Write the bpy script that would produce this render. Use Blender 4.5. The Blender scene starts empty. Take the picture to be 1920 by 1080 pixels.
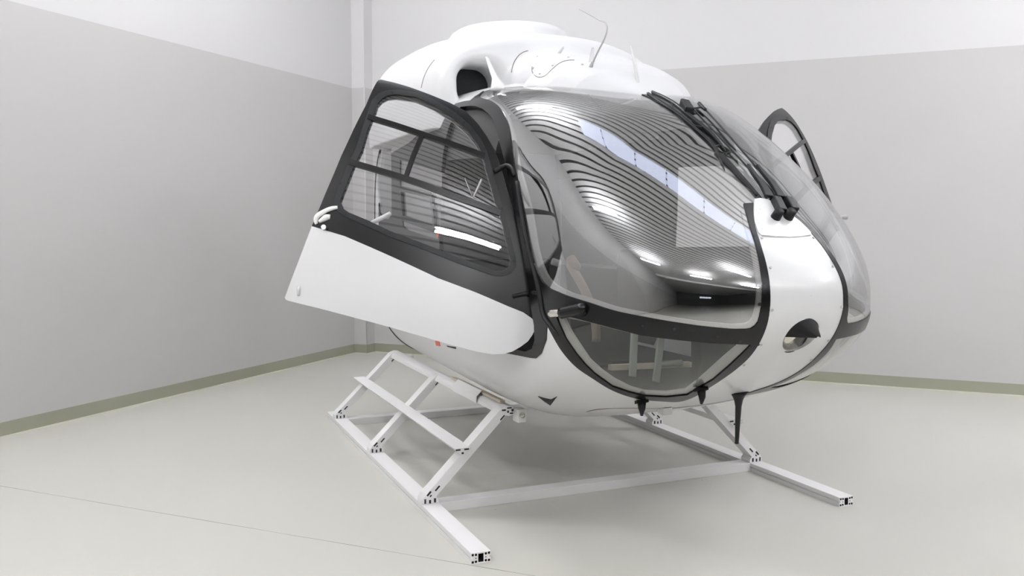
import bpy, bmesh, math, random
import numpy as np
from mathutils import Vector, Matrix
from mathutils.geometry import delaunay_2d_cdt

rng = random.Random(7)
SC = bpy.context.scene
COL = SC.collection

# ------------------------------------------------------------------ camera
FPX = 1645.59; PITCH, ROLL, YAW = np.radians([4.12909, 0.11194, 23.12202])
CAM = np.array([-2.41324, 0.0, 1.5])
_fw = np.array([math.sin(YAW), math.cos(YAW), 0]); _r = np.array([math.cos(YAW), -math.sin(YAW), 0]); _u = np.array([0, 0, 1.0])
FWD = _fw*math.cos(PITCH) - _u*math.sin(PITCH); _U0 = _u*math.cos(PITCH) + _fw*math.sin(PITCH)
RGT = _r*math.cos(ROLL) + _U0*math.sin(ROLL); UPV = -_r*math.sin(ROLL) + _U0*math.cos(ROLL)
cd = bpy.data.cameras.new('camera'); cam = bpy.data.objects.new('camera', cd); COL.objects.link(cam)
cd.sensor_fit = 'HORIZONTAL'; cd.sensor_width = 36.0; cd.lens = FPX/1920*36.0; cd.clip_end = 200; cd.clip_start = 0.05
cam.matrix_world = Matrix(((RGT[0], UPV[0], -FWD[0], CAM[0]), (RGT[1], UPV[1], -FWD[1], CAM[1]), (RGT[2], UPV[2], -FWD[2], CAM[2]), (0, 0, 0, 1)))
SC.camera = cam

def ray(u, v): return FWD + RGT*(u-960)/FPX + UPV*(540-v)/FPX
def onplane(u, v, ax, val):
    d = ray(u, v); return CAM + d*(val-CAM[ax])/d[ax]

# ------------------------------------------------------------------ materials
def mat(name, col, rough=0.5, metal=0.0, coat=0.0, spec=0.5, emit=None, bump=None):
    m = bpy.data.materials.new(name); m.use_nodes = True
    b = m.node_tree.nodes['Principled BSDF']
    b.inputs['Base Color'].default_value = (*col, 1); b.inputs['Roughness'].default_value = rough
    b.inputs['Metallic'].default_value = metal; b.inputs['Coat Weight'].default_value = coat
    b.inputs['Coat Roughness'].default_value = 0.03; b.inputs['Specular IOR Level'].default_value = spec
    if emit: b.inputs['Emission Color'].default_value = (*emit[0], 1); b.inputs['Emission Strength'].default_value = emit[1]
    if bump:
        nt = m.node_tree; tc = nt.nodes.new('ShaderNodeTexCoord'); n = nt.nodes.new('ShaderNodeTexNoise'); bp = nt.nodes.new('ShaderNodeBump')
        n.inputs['Scale'].default_value = bump[0]; n.inputs['Detail'].default_value = 4; bp.inputs['Strength'].default_value = bump[1]; bp.inputs['Distance'].default_value = 0.01
        nt.links.new(tc.outputs['Object'], n.inputs['Vector']); nt.links.new(n.outputs['Fac'], bp.inputs['Height']); nt.links.new(bp.outputs['Normal'], b.inputs['Normal'])
    return m

def glass(name, tint=(0.93, 0.94, 0.94), ior=1.6, rough=0.0):
    m = bpy.data.materials.new(name); m.use_nodes = True; nt = m.node_tree; nt.nodes.clear()
    out = nt.nodes.new('ShaderNodeOutputMaterial'); mix = nt.nodes.new('ShaderNodeMixShader'); fr = nt.nodes.new('ShaderNodeFresnel')
    tr = nt.nodes.new('ShaderNodeBsdfTransparent'); gl = nt.nodes.new('ShaderNodeBsdfGlossy')
    fr.inputs['IOR'].default_value = ior; tr.inputs['Color'].default_value = (*tint, 1); gl.inputs['Roughness'].default_value = rough
    gl.inputs['Color'].default_value = (1, 1, 1, 1)
    # Fresnel inverts the index on back faces; feed 1/ior there so both faces of the sheet reflect alike
    geo = nt.nodes.new('ShaderNodeNewGeometry'); mx = nt.nodes.new('ShaderNodeMix'); mx.data_type = 'FLOAT'
    mx.inputs[2].default_value = ior; mx.inputs[3].default_value = 1.0/ior
    nt.links.new(geo.outputs['Backfacing'], mx.inputs[0]); nt.links.new(mx.outputs[0], fr.inputs['IOR'])
    nt.links.new(fr.outputs[0], mix.inputs[0]); nt.links.new(tr.outputs[0], mix.inputs[1]); nt.links.new(gl.outputs[0], mix.inputs[2])
    nt.links.new(mix.outputs[0], out.inputs[0])
    return m

M = {}
M['white'] = mat('white_paint', (0.67, 0.67, 0.675), 0.25, coat=0.15)
M['cowl'] = mat('white_cowl_paint', (0.69, 0.69, 0.70), 0.35, coat=0.1)
M['black'] = mat('black_paint', (0.0035, 0.0033, 0.004), 0.26, spec=0.38)
M['rubber'] = mat('black_rubber', (0.006, 0.006, 0.007), 0.5, spec=0.3)
M['plastic'] = mat('dark_plastic', (0.010, 0.011, 0.012), 0.38, spec=0.35)
M['grey_trim'] = mat('grey_trim', (0.45, 0.45, 0.45), 0.45)
M['seal'] = mat('pale_seal', (0.50, 0.48, 0.46), 0.45)
M['glass'] = glass('windshield_acrylic', (0.86, 0.865, 0.87), 2.9)
M['chin'] = glass('chin_acrylic', (0.86, 0.87, 0.86), 1.5)
M['pane'] = glass('clear_acrylic', (0.95, 0.95, 0.955), 1.65)
M['cabin_dark'] = mat('dark_cabin_trim', (0.022, 0.022, 0.021), 0.7)
M['cabin_light'] = mat('light_cabin_trim', (0.30, 0.30, 0.31), 0.6)
M['lining'] = mat('pale_door_lining', (0.42, 0.42, 0.44), 0.45)
M['headliner'] = mat('dark_headliner', (0.06, 0.06, 0.06), 0.8)
M['alu'] = mat('brushed_aluminium', (0.62, 0.62, 0.62), 0.35, 1.0)
M['steel'] = mat('bright_steel', (0.7, 0.68, 0.62), 0.25, 1.0)
M['beige'] = mat('beige_metal', (0.48, 0.38, 0.29), 0.35, 0.4)
M['green_grey'] = mat('grey_green_metal', (0.38, 0.39, 0.35), 0.5, 0.2)
M['stand'] = mat('white_powder_coat', (0.80, 0.79, 0.79), 0.4)
M['void'] = mat('dark_cavity', (0.02, 0.02, 0.022), 0.7)
M['lens'] = glass('lamp_glass', (0.95, 0.95, 0.95), 1.5)
M['reflector'] = mat('lamp_reflector', (0.75, 0.70, 0.62), 0.2, 1.0, bump=(60, 0.5))
M['red'] = mat('red_print', (0.6, 0.12, 0.08), 0.5)
M['wood'] = mat('pale_wood', (0.62, 0.55, 0.45), 0.6)
M['tube'] = mat('lit_tube', (1, 1, 1), 0.5, emit=((0.98, 0.985, 1.0), 40.0))
M['screen'] = mat('inlet_mesh', (0.012, 0.014, 0.016), 0.55, bump=(300, 0.6))
M['bronze'] = mat('brown_seam', (0.16, 0.13, 0.10), 0.6)

# ------------------------------------------------------------------ object helpers
def mesh_obj(name, V, Fc, m, parent=None, normals=None, smooth=False, midx=None):
    me = bpy.data.meshes.new(name)
    me.from_pydata([tuple(map(float, v)) for v in V], [], [tuple(int(i) for i in f) for f in Fc])
    for mm in (m if isinstance(m, (list, tuple)) else [m]): me.materials.append(mm)
    if midx is not None: me.polygons.foreach_set('material_index', list(midx))
    if smooth: me.polygons.foreach_set('use_smooth', [True]*len(me.polygons))
    me.validate(clean_customdata=False)
    if normals is not None: me.normals_split_custom_set_from_vertices([tuple(map(float, n)) for n in normals])
    o = bpy.data.objects.new(name, me); COL.objects.link(o)
    if parent: o.parent = parent
    return o

def bm_obj(name, bm, m, parent=None, smooth=False, bevel=0):
    bmesh.ops.recalc_face_normals(bm, faces=bm.faces[:])
    me = bpy.data.meshes.new(name); bm.to_mesh(me); bm.free()
    for mm in (m if isinstance(m, (list, tuple)) else [m]): me.materials.append(mm)
    if smooth: me.polygons.foreach_set('use_smooth', [True]*len(me.polygons))
    o = bpy.data.objects.new(name, me); COL.objects.link(o)
    if parent: o.parent = parent
    if bevel:
        b = o.modifiers.new('bevel', 'BEVEL'); b.width = bevel; b.segments = 2; b.limit_method = 'ANGLE'; b.harden_normals = False
    return o

def thing(name, label, cat, group=None):
    o = bpy.data.objects.new(name, None); COL.objects.link(o); o.empty_display_size = 0.2
    tag(o, label, cat, group); return o
def tag(o, label, cat, group=None):
    o['label'] = label; o['category'] = cat
    if group: o['group'] = group
    return o
def struct(o): o['kind'] = 'structure'; return o

def add_box(bm, c, s, R=None, mi=0):
    c = np.array(c, float); s = np.array(s, float)/2; R = np.eye(3) if R is None else np.array(R)
    vs = [bm.verts.new(tuple(c + R @ (s*np.array(q)))) for q in ((-1,-1,-1),(1,-1,-1),(1,1,-1),(-1,1,-1),(-1,-1,1),(1,-1,1),(1,1,1),(-1,1,1))]
    for f in ((0,3,2,1),(4,5,6,7),(0,1,5,4),(1,2,6,5),(2,3,7,6),(3,0,4,7)):
        bm.faces.new([vs[i] for i in f]).material_index = mi

def frames(P):
    P = np.array(P, float); T = np.gradient(P, axis=0); T /= np.linalg.norm(T, axis=1)[:, None]
    n = np.cross(T[0], [0, 0, 1]);
    if np.linalg.norm(n) < 1e-3: n = np.cross(T[0], [0, 1, 0])
    N = []
    for t in T:
        n = n - t*(n@t); n /= np.linalg.norm(n); N.append(n.copy())
    N = np.array(N); return P, T, N, np.cross(T, N)
def add_tube(bm, P, r, seg=10, mi=0, flat=1.0):
    P, T, N, B = frames(P); r = np.broadcast_to(np.asarray(r, float), (len(P),)); rings = []
    for p, n, b, rr in zip(P, N, B, r):
        rings.append([bm.verts.new(tuple(p + rr*(n*math.cos(a) + flat*b*math.sin(a)))) for a in np.linspace(0, 2*np.pi, seg, endpoint=False)])
    for a, b in zip(rings[:-1], rings[1:]):
        for i in range(seg):
            f = bm.faces.new((a[i], a[(i+1) % seg], b[(i+1) % seg], b[i])); f.material_index = mi; f.smooth = True
    for rg in (rings[0][::-1], rings[-1]): bm.faces.new(rg).material_index = mi
def add_strip(bm, P, Nrm, w, t, mi=0):
    """flat bar of width w and thickness t following P, lying on normals Nrm"""
    P = np.array(P, float); T = np.gradient(P, axis=0); rings = []
    w = np.broadcast_to(np.asarray(w, float), (len(P),))
    for p, tt, n, ww in zip(P, T, np.array(Nrm, float), w):
        n = n/np.linalg.norm(n); s = np.cross(tt, n); s /= np.linalg.norm(s)
        rings.append([bm.verts.new(tuple(q)) for q in (p-s*ww/2, p+s*ww/2, p+s*ww/2+n*t, p-s*ww/2+n*t)])
    for a, b in zip(rings[:-1], rings[1:]):
        for i in range(4): bm.faces.new((a[i], a[(i+1) % 4], b[(i+1) % 4], b[i])).material_index = mi
    for rg in (rings[0][::-1], rings[-1]): bm.faces.new(rg).material_index = mi
def add_cyl(bm, a, b, r0, r1=None, seg=14, mi=0):
    r1 = r0 if r1 is None else r1
    a = np.array(a, float); b = np.array(b, float)
    add_tube(bm, [a, (a+b)/2, b], [r0, (r0+r1)/2, r1], seg, mi)
def spline(P, n=24):
    P = np.array(P, float); t = np.r_[0, np.cumsum(np.linalg.norm(np.diff(P, axis=0), axis=1))]; x = np.linspace(0, t[-1], n)
    return np.stack([pchip(t, P[:, i], x) for i in range(P.shape[1])], 1) if len(P) > 2 else np.stack([np.interp(x, t, P[:, i]) for i in range(P.shape[1])], 1)

# ------------------------------------------------------------------ fuselage surface: sections along Y
SK = np.array([0, .1, .2, .3, .42, .52, .6, .68, .8, 1.0]); YR = 6.5; EK = np.array([0, .3, .5, .64, 1.0]); CK = np.array([0, .15, .35, .6, 1.0])
PAR = np.array([2.6794, 1.2259, 1.3221, 1.4624, 1.6268, 1.8675, 2.0805, 2.2033, 2.2812, 2.3303, 2.3645, 1.083, 0.9541, 0.8295, 0.6894, 0.5694, 0.488, 0.465, 0.46, 0.47, 0.241, 0.4599, 0.6117, 0.7369, 0.765, 0.7976, 0.8074, 0.7977, 0.7597, 1.1686, 1.1789, 1.2247, 1.2805, 2.7898, 2.6418, 3.3697, 4.6028, 4.4128, 2.1708, 2.6973, 3.5623, 3.35, 2.9])
Y0 = PAR[0]; TOP = PAR[1:11]; BOT = np.r_[PAR[1], PAR[11:20]]; WID = np.r_[0, PAR[20:29]]; ZC = np.r_[PAR[1], PAR[29:33]]; NT = PAR[33:38]; NB = PAR[38:43]
def pchip(xk, yk, x):
    h = np.diff(xk); d = np.diff(yk)/h; m = np.zeros(len(xk))
    m[1:-1] = (d[:-1]*h[1:] + d[1:]*h[:-1])/(h[:-1] + h[1:]); m[0] = 2*d[0]-m[1]; m[-1] = 2*d[-1]-m[-2]
    i = np.clip(np.searchsorted(xk, x)-1, 0, len(xk)-2); t = (x-xk[i])/h[i]
    return (2*t**3-3*t**2+1)*yk[i] + (t**3-2*t**2+t)*h[i]*m[i] + (-2*t**3+3*t**2)*yk[i+1] + (t**3-t**2)*h[i]*m[i+1]
def sect(s):
    return pchip(SK, TOP, s), pchip(SK, BOT, s), np.maximum(pchip(SK, WID, s), 1e-6), pchip(CK, ZC, s), pchip(EK, NT, s), pchip(EK, NB, s)
def surf(s, phi):          # left half: x <= 0, phi -90 (keel) .. +90 (roof ridge)
    s = np.asarray(s, float); T, B, W, Z, nt, nb = sect(s); c = np.cos(phi); sn = np.sin(phi); up = sn >= 0
    H = np.maximum(np.where(up, T-Z, Z-B), 1e-6); n = np.where(up, nt, nb)
    r = ((np.abs(c)/W)**n + (np.abs(sn)/H)**n)**(-1/n)
    return np.stack([-r*c, Y0+(YR-Y0)*s*s, Z+r*sn], -1)
def implicit(P):
    P = np.asarray(P, float); s = np.sqrt(np.clip((P[..., 1]-Y0)/(YR-Y0), 1e-8, 1.0)); T, B, W, Z, nt, nb = sect(s)
    dz = P[..., 2]-Z; up = dz >= 0; H = np.maximum(np.where(up, T-Z, Z-B), 1e-6); n = np.where(up, nt, nb)
    return (((np.abs(P[..., 0])/W)**n + (np.abs(dz)/H)**n)**(1/n) - 1)*np.sqrt(W*H)
def gradn(P, f=implicit, e=1e-4):
    P = np.asarray(P, float); g = np.stack([f(P+np.eye(3)[i]*e)-f(P-np.eye(3)[i]*e) for i in range(3)], -1)
    return g
def normal(P, f=implicit):
    g = gradn(P, f); return g/np.maximum(np.linalg.norm(g, axis=-1, keepdims=True), 1e-9)
def to_sp(P):
    P = np.atleast_2d(P); s = np.sqrt(np.clip((P[:, 1]-Y0)/(YR-Y0), 1e-8, 1)); Z = pchip(CK, ZC, s)
    return np.stack([s, np.arctan2(P[:, 2]-Z, np.maximum(-P[:, 0], 0))], 1)
def hit(u, v, off=0.0, A=None, R=None, f=implicit, lo=2.2, hi=7.6):
    o = CAM.copy(); d = ray(u, v)
    if R is not None: o = A + R.T @ (o-A); d = R.T @ d
    ts = np.linspace(lo, hi, 1600); P = o + ts[:, None]*d
    ok = (P[:, 1] > Y0-off+1e-4) & (P[:, 1] < YR+.4) if f is implicit else np.ones(len(ts), bool)
    g = np.where(ok, f(P), 9.0)
    if off:
        gn = np.linalg.norm(gradn(P, f), axis=1); g = np.where(ok, g/np.maximum(gn, .2)-off, 9.0)
    k = np.where((g[:-1] > 0) & (g[1:] <= 0) & (g[:-1] < 8))[0]
    if len(k) == 0: return P[np.argmin(np.abs(g))]
    j = k[0]; return o + d*(ts[j] + (ts[j+1]-ts[j])*g[j]/(g[j]-g[j+1]))
def hits(L, **k): return np.array([hit(*q, **k) for q in L])

# ---- patches cut out of the surface by outlines
def dens(P, h=0.012, closed=True):
    P = np.array(P, float); out = []
    n = len(P); rngk = range(n if closed else n-1)
    for i in rngk:
        a, b = P[i], P[(i+1) % n]; k = max(1, int(np.linalg.norm(b-a)/h)); out += [a+(b-a)*j/k for j in range(k)]
    if not closed: out.append(P[-1])
    return np.array(out)
def pip(poly, Q):
    x, y = Q[:, 0], Q[:, 1]; ins = np.zeros(len(Q), bool); n = len(poly)
    x0, y0 = poly[:, 0], poly[:, 1]; x1, y1 = np.roll(x0, -1), np.roll(y0, -1)
    for i in range(n):
        c = (y0[i] > y) != (y1[i] > y)
        if c.any(): ins[c] ^= x[c] < (x1[i]-x0[i])*(y[c]-y0[i])/(y1[i]-y0[i]) + x0[i]
    return ins
SS = np.array([4.0, 0.9])        # domain scale -> roughly metres
def partition(polys, lines, s_rng, p_rng, ns, npx, border=True):
    """triangulate the (s,phi) rectangle with all outlines as edges; returns verts(s,phi), tris"""
    pts, edges = [], []
    def addloop(L, closed):
        b = len(pts); pts.extend([tuple(q) for q in L]); n = len(L)
        edges.extend([(b+i, b+(i+1) % n) for i in range(n if closed else n-1)])
    s0, s1 = s_rng; p0, p1 = p_rng
    for L in polys: addloop(L*SS, True)
    for L in lines: addloop(L*SS, False)
    nb = np.array(pts) if pts else np.zeros((0, 2))
    if border:
        gs = np.linspace(s0, s1, ns); gp = np.linspace(p0, p1, npx)
        rect = [(s, p0) for s in gs[:-1]] + [(s1, p) for p in gp[:-1]] + [(s, p1) for s in gs[::-1][:-1]] + [(s0, p) for p in gp[::-1][:-1]]
        addloop(np.array(rect)*SS, True)
    G = np.stack(np.meshgrid(np.linspace(s0, s1, ns)[1:-1], np.linspace(p0, p1, npx)[1:-1], indexing='ij'), -1).reshape(-1, 2)*SS
    md = 0.35*min((s1-s0)/ns*SS[0], (p1-p0)/npx*SS[1])
    keep = np.ones(len(G), bool)
    for i in range(0, len(G), 400):
        if len(nb): keep[i:i+400] = (((G[i:i+400, None]-nb[None])**2).sum(-1).min(1) > md*md)
    pts += [tuple(q) for q in G[keep]]
    V, _, F, *_r = delaunay_2d_cdt([Vector(q) for q in pts], edges, [], 0, 1e-7)
    V = np.array([tuple(q) for q in V])/SS; F = np.array([f for f in F if len(f) == 3])
    return V, F
def submesh(V, F):
    u, inv = np.unique(F, return_inverse=True); return V[u], inv.reshape(-1, 3)
def shell(P, N, F, out, inn, skip=None):
    """solid sheet from a patch: outer layer, inner layer, rim. returns V,F,normals"""
    a = np.linalg.norm
    fn = np.cross(P[F[:, 1]]-P[F[:, 0]], P[F[:, 2]]-P[F[:, 0]]); flip = (fn*N[F].mean(1)).sum(1) < 0
    F = F.copy(); F[flip] = F[flip][:, ::-1]; n = len(P)
    V = [P+N*out, P-N*inn]; NN = [N, -N]; Fs = [tuple(f) for f in F] + [tuple(n+f[::-1]) for f in F]
    cnt = {}
    for f in F:
        for i in range(3): cnt[(f[i], f[(i+1) % 3])] = 1
    bd = [(i, j) for (i, j) in cnt if (j, i) not in cnt and not (skip is not None and skip[i] and skip[j])]
    b = 2*n; Vr, Nr = [], []
    for i, j in bd:
        q = [V[0][i], V[0][j], V[1][j], V[1][i]]; rn = np.cross(q[3]-q[0], q[1]-q[0]); l = a(rn)
        rn = rn/l if l > 1e-12 else N[i]
        Vr += q; Nr += [-rn]*4; Fs.append((b+3, b+2, b+1, b)); b += 4
    V = np.concatenate(V + ([np.array(Vr)] if Vr else [])); NN = np.concatenate(NN + ([np.array(Nr)] if Nr else []))
    # orient the rim faces with their normals
    Fo = []
    for f in Fs:
        if len(f) == 4:
            c = np.cross(V[f[1]]-V[f[0]], V[f[3]]-V[f[0]])
            if c@NN[f[0]] < 0: f = f[::-1]
        Fo.append(f)
    return V, Fo, NN
def mirror(V, F, N): return V*[-1, 1, 1], [tuple(f[::-1]) for f in F], N*[-1, 1, 1]
def join(*parts):
    V, F, N, b = [], [], [], 0
    for v, f, n in parts: V.append(v); N.append(n); F += [tuple(i+b for i in q) for q in f]; b += len(v)
    return np.concatenate(V), F, np.concatenate(N)

# ================================================================== ROOM
WA = YAW + math.radians(23.1496)
RV = np.array([math.sin(WA), math.cos(WA), 0]); RU = np.array([math.cos(WA), -math.sin(WA), 0]); O2 = np.array([CAM[0], 0, 0])
def rm(u, v, z): return O2 + RU*u + RV*v + np.array([0, 0, z])
UL, UR, VB, VF, ZCL, ZP = -5.696, 17.0, 8.811, -26.0, 5.9, 3.0536
def wall(name, a, b, h=ZCL, dark=False):
    (u0, v0), (u1, v1) = a, b
    d = np.array([u1-u0, v1-v0]); n = np.array([-d[1], d[0]])/np.hypot(*d); t = 0.2
    V, F, mi = [], [], []
    for z0, z1, k in ((0, ZP, 0), (ZP, h, 1)):
        b0 = len(V)
        for (u, v) in ((u0, v0), (u1, v1), (u1+n[0]*t, v1+n[1]*t), (u0+n[0]*t, v0+n[1]*t)):
            V += [rm(u, v, z0), rm(u, v, z1)]
        for f in ((0, 2, 3, 1), (2, 4, 5, 3), (4, 6, 7, 5), (6, 0, 1, 7), (1, 3, 5, 7), (0, 6, 4, 2)):
            F.append([b0+i for i in f]); mi.append(k)
    return struct(mesh_obj(name, V, F, [M['dark_wall'] if dark else M['wall_grey'], M['dark_wall'] if dark else M['wall_white']], midx=mi))
M['wall_grey'] = mat('grey_wall_paint', (0.505, 0.496, 0.49), 0.7, bump=(40, 0.05))
M['wall_white'] = mat('white_wall_paint', (0.62, 0.612, 0.615), 0.8)
M['base'] = mat('olive_grey_base_paint', (0.32, 0.32, 0.25), 0.5)
M['bead'] = mat('pale_floor_edge', (0.62, 0.61, 0.51), 0.4)
M['ceil'] = mat('corrugated_sheet', (0.84, 0.84, 0.85), 0.4, 0.0)
M['dark_wall'] = mat('dark_hall_wall', (0.10, 0.10, 0.10), 0.7)
wall('wall_left', (UL, VF), (UL, VB))
wall('wall_back', (UL, VB), (UR, VB))
wall('wall_right', (UR, VB), (UR, VF), dark=True)
wall('wall_front', (UR, VF), (UL, VF), dark=True)

# floor material: epoxy, one hairline joint, faint scuffs
fm = mat('floor_epoxy', (0.53, 0.52, 0.475), 0.3); M['floor'] = fm
nt = fm.node_tree; B = nt.nodes['Principled BSDF']; N_ = nt.nodes.new; Lk = nt.links.new
tc = N_('ShaderNodeTexCoord'); sp = N_('ShaderNodeSeparateXYZ'); Lk(tc.outputs['Object'], sp.inputs[0])
def mth(op, a, b=None):
    m = N_('ShaderNodeMath'); m.operation = op
    for i, x in enumerate((a, b)):
        if x is None: continue
        if isinstance(x, (int, float)): m.inputs[i].default_value = x
        else: Lk(x, m.inputs[i])
    return m.outputs[0]
ja, jb = onplane(0, 911, 2, 0.0), onplane(985, 1077, 2, 0.0); jd = (jb-ja)/np.linalg.norm(jb-ja); jn = np.array([-jd[1], jd[0]])
nz0 = N_('ShaderNodeTexNoise'); nz0.inputs['Scale'].default_value = 6; Lk(tc.outputs['Object'], nz0.inputs['Vector'])
dist = mth('ADD', mth('ADD', mth('MULTIPLY', sp.outputs[0], float(jn[0])), mth('MULTIPLY', sp.outputs[1], float(jn[1]))), float(-jn@ja[:2]))
dist = mth('ABSOLUTE', mth('ADD', dist, mth('MULTIPLY', mth('SUBTRACT', nz0.outputs['Fac'], 0.5), 0.008)))
wv = N_('ShaderNodeTexNoise'); wv.inputs['Scale'].default_value = 2.5; Lk(tc.outputs['Object'], wv.inputs['Vector'])
line = mth('LESS_THAN', dist, mth('MULTIPLY', wv.outputs['Fac'], 0.0042))
mp = N_('ShaderNodeMapping'); mp.inputs['Rotation'].default_value = (0, 0, 0.45); mp.inputs['Scale'].default_value = (1.3, 5.0, 1); Lk(tc.outputs['Object'], mp.inputs[0])
sn = N_('ShaderNodeTexNoise'); sn.inputs['Scale'].default_value = 2.0; sn.inputs['Detail'].default_value = 8; sn.inputs['Roughness'].default_value = 0.7; Lk(mp.outputs[0], sn.inputs['Vector'])
sr = N_('ShaderNodeMapRange'); sr.inputs['From Min'].default_value = 0.60; sr.inputs['From Max'].default_value = 0.74; Lk(sn.outputs['Fac'], sr.inputs['Value'])
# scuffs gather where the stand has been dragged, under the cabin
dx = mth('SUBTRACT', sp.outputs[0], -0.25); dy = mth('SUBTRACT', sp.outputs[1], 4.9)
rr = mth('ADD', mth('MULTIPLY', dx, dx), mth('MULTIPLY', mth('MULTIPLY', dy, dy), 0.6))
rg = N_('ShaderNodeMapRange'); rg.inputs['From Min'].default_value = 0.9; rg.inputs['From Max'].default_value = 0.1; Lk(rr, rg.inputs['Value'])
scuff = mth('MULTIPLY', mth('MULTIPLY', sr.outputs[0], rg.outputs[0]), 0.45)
vz = N_('ShaderNodeTexVoronoi'); vz.inputs['Scale'].default_value = 2.2; Lk(tc.outputs['Object'], vz.inputs['Vector'])
speck = mth('MULTIPLY', mth('LESS_THAN', vz.outputs['Distance'], 0.013), 0.6)
tn = N_('ShaderNodeTexNoise'); tn.inputs['Scale'].default_value = 0.9; tn.inputs['Detail'].default_value = 3; Lk(tc.outputs['Object'], tn.inputs['Vector'])
c0 = N_('ShaderNodeMix'); c0.data_type = 'RGBA'; c0.inputs[6].default_value = (0.565, 0.553, 0.51, 1); c0.inputs[7].default_value = (0.535, 0.524, 0.48, 1); Lk(tn.outputs['Fac'], c0.inputs[0])
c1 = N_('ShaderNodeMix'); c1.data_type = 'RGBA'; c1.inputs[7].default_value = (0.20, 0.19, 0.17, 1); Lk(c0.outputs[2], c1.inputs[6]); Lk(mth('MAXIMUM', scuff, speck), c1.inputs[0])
c2 = N_('ShaderNodeMix'); c2.data_type = 'RGBA'; c2.inputs[7].default_value = (0.07, 0.065, 0.05, 1); Lk(c1.outputs[2], c2.inputs[6]); Lk(mth('MULTIPLY', line, 0.85), c2.inputs[0])
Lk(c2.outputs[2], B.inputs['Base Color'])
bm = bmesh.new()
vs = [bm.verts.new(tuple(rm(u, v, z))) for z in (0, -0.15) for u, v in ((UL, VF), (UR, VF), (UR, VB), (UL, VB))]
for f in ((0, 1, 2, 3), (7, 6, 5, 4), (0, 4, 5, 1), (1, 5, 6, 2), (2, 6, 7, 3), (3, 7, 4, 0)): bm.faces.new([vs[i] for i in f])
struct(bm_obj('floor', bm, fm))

# ceiling: trapezoid sheet, ribs running from the left wall across the hall
V, F = [], []; prof = []; v = VF; pitch = 0.30
while v < VB:
    prof += [(v, 0), (v+.215, 0), (v+.228, .06), (v+.287, .06)]; v += pitch
prof.append((VB, 0))
for v, dz in prof: V += [rm(UL-.1, min(v, VB+.1), ZCL+dz), rm(UR+.1, min(v, VB+.1), ZCL+dz)]
n0 = len(V)
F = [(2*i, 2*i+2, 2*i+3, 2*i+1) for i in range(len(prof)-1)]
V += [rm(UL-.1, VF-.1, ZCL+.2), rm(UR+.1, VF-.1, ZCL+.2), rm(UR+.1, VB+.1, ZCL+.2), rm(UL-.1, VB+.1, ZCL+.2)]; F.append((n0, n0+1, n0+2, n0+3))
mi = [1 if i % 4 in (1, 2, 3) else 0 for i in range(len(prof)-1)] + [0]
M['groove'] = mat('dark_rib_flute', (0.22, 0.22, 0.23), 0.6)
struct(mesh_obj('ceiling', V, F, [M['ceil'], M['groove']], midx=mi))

def base_board(name, a, b, nrm):
    bm = bmesh.new(); a = np.array(a); b = np.array(b); nrm = np.array(nrm)
    for (z0, z1, t, k) in ((0, .105, .006, 0), (0, .008, .022, 1)):
        q = [a, b, b+nrm*t, a+nrm*t]
        vs = [bm.verts.new(tuple(rm(*p, z))) for z in (z0, z1) for p in q]
        for f in ((0, 3, 2, 1), (4, 5, 6, 7), (0, 1, 5, 4), (1, 2, 6, 5), (2, 3, 7, 6), (3, 0, 4, 7)): bm.faces.new([vs[i] for i in f]).material_index = k
    return struct(bm_obj(name, bm, [M['base'], M['bead']]))
PC = 0.17    # corner pilaster
base_board('baseboard_left', (UL, VF+.1), (UL, VB-PC), (1, 0))
base_board('baseboard_back', (UL+PC, VB), (UR-.1, VB), (0, -1))
bm = bmesh.new()
for z0, z1, g, k in ((0, ZP, 0, 0), (ZP, ZCL-.01, 0, 1), (0, .105, .006, 2), (0, .008, .02, 3)):
    q = [(UL, VB-PC-g), (UL+PC+g, VB-PC-g), (UL+PC+g, VB), (UL, VB)]
    vs = [bm.verts.new(tuple(rm(*p, z))) for z in (z0, z1) for p in q]
    for f in ((0, 3, 2, 1), (4, 5, 6, 7), (0, 1, 5, 4), (1, 2, 6, 5), (2, 3, 7, 6), (3, 0, 4, 7)): bm.faces.new([vs[i] for i in f]).material_index = k
struct(bm_obj('trim_1', bm, [M['wall_grey'], M['wall_white'], M['base'], M['bead']]))
bm = bmesh.new(); c = rm(UL+PC, VB-PC, 0); add_cyl(bm, c+[0, 0, .11], c+[0, 0, ZP], 0.007, seg=8)
struct(bm_obj('trim_2', bm, M['wall_white']))

# ceiling lamps (long tubes under the sheet)
def lamp(u, v, L, label):
    t = thing('ceiling_light', label, 'lamp', 'tube lamps under the corrugated ceiling'); t.location = tuple(rm(u, v, ZCL))
    bm = bmesh.new(); R = np.stack([RU, RV, [0, 0, 1]], 1)
    add_box(bm, (0, 0, -.70), (L, .05, .04), R); bm_obj('lamp_housing', bm, M['stand'], t)
    for k in (-1, 1):
        bm = bmesh.new(); c = RU*k*L*.4; add_cyl(bm, c, c-np.array([0, 0, .69]), .006, seg=6); bm_obj('hanger', bm, M['stand'], t)
    bm = bmesh.new()
    for k in (-.055, .055):
        c = RV*k + np.array([0, 0, -.72]); add_cyl(bm, c-RU*(L/2-.04), c+RU*(L/2-.04), .022, seg=8)
    bm_obj('lamp_tube', bm, M['tube'], t); return t
for u in (2.6, 6.4): lamp(u, 6.2, 2.0, 'long white tube lamp hung under the corrugated ceiling near the back wall')
for v in (5.4, 1.6, -2.2): lamp(-3.7, v, 1.6, 'white tube lamp hung under the corrugated ceiling along the left wall')
for u in (1.0, 6.6): lamp(u, -3.0, 2.4, 'long white tube lamp under the corrugated ceiling, mirrored in the windshield')
for u in (2.8, 7.0): lamp(u, 0.6, 1.6, 'short white tube lamp under the corrugated ceiling, mirrored in the windshield')
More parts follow.
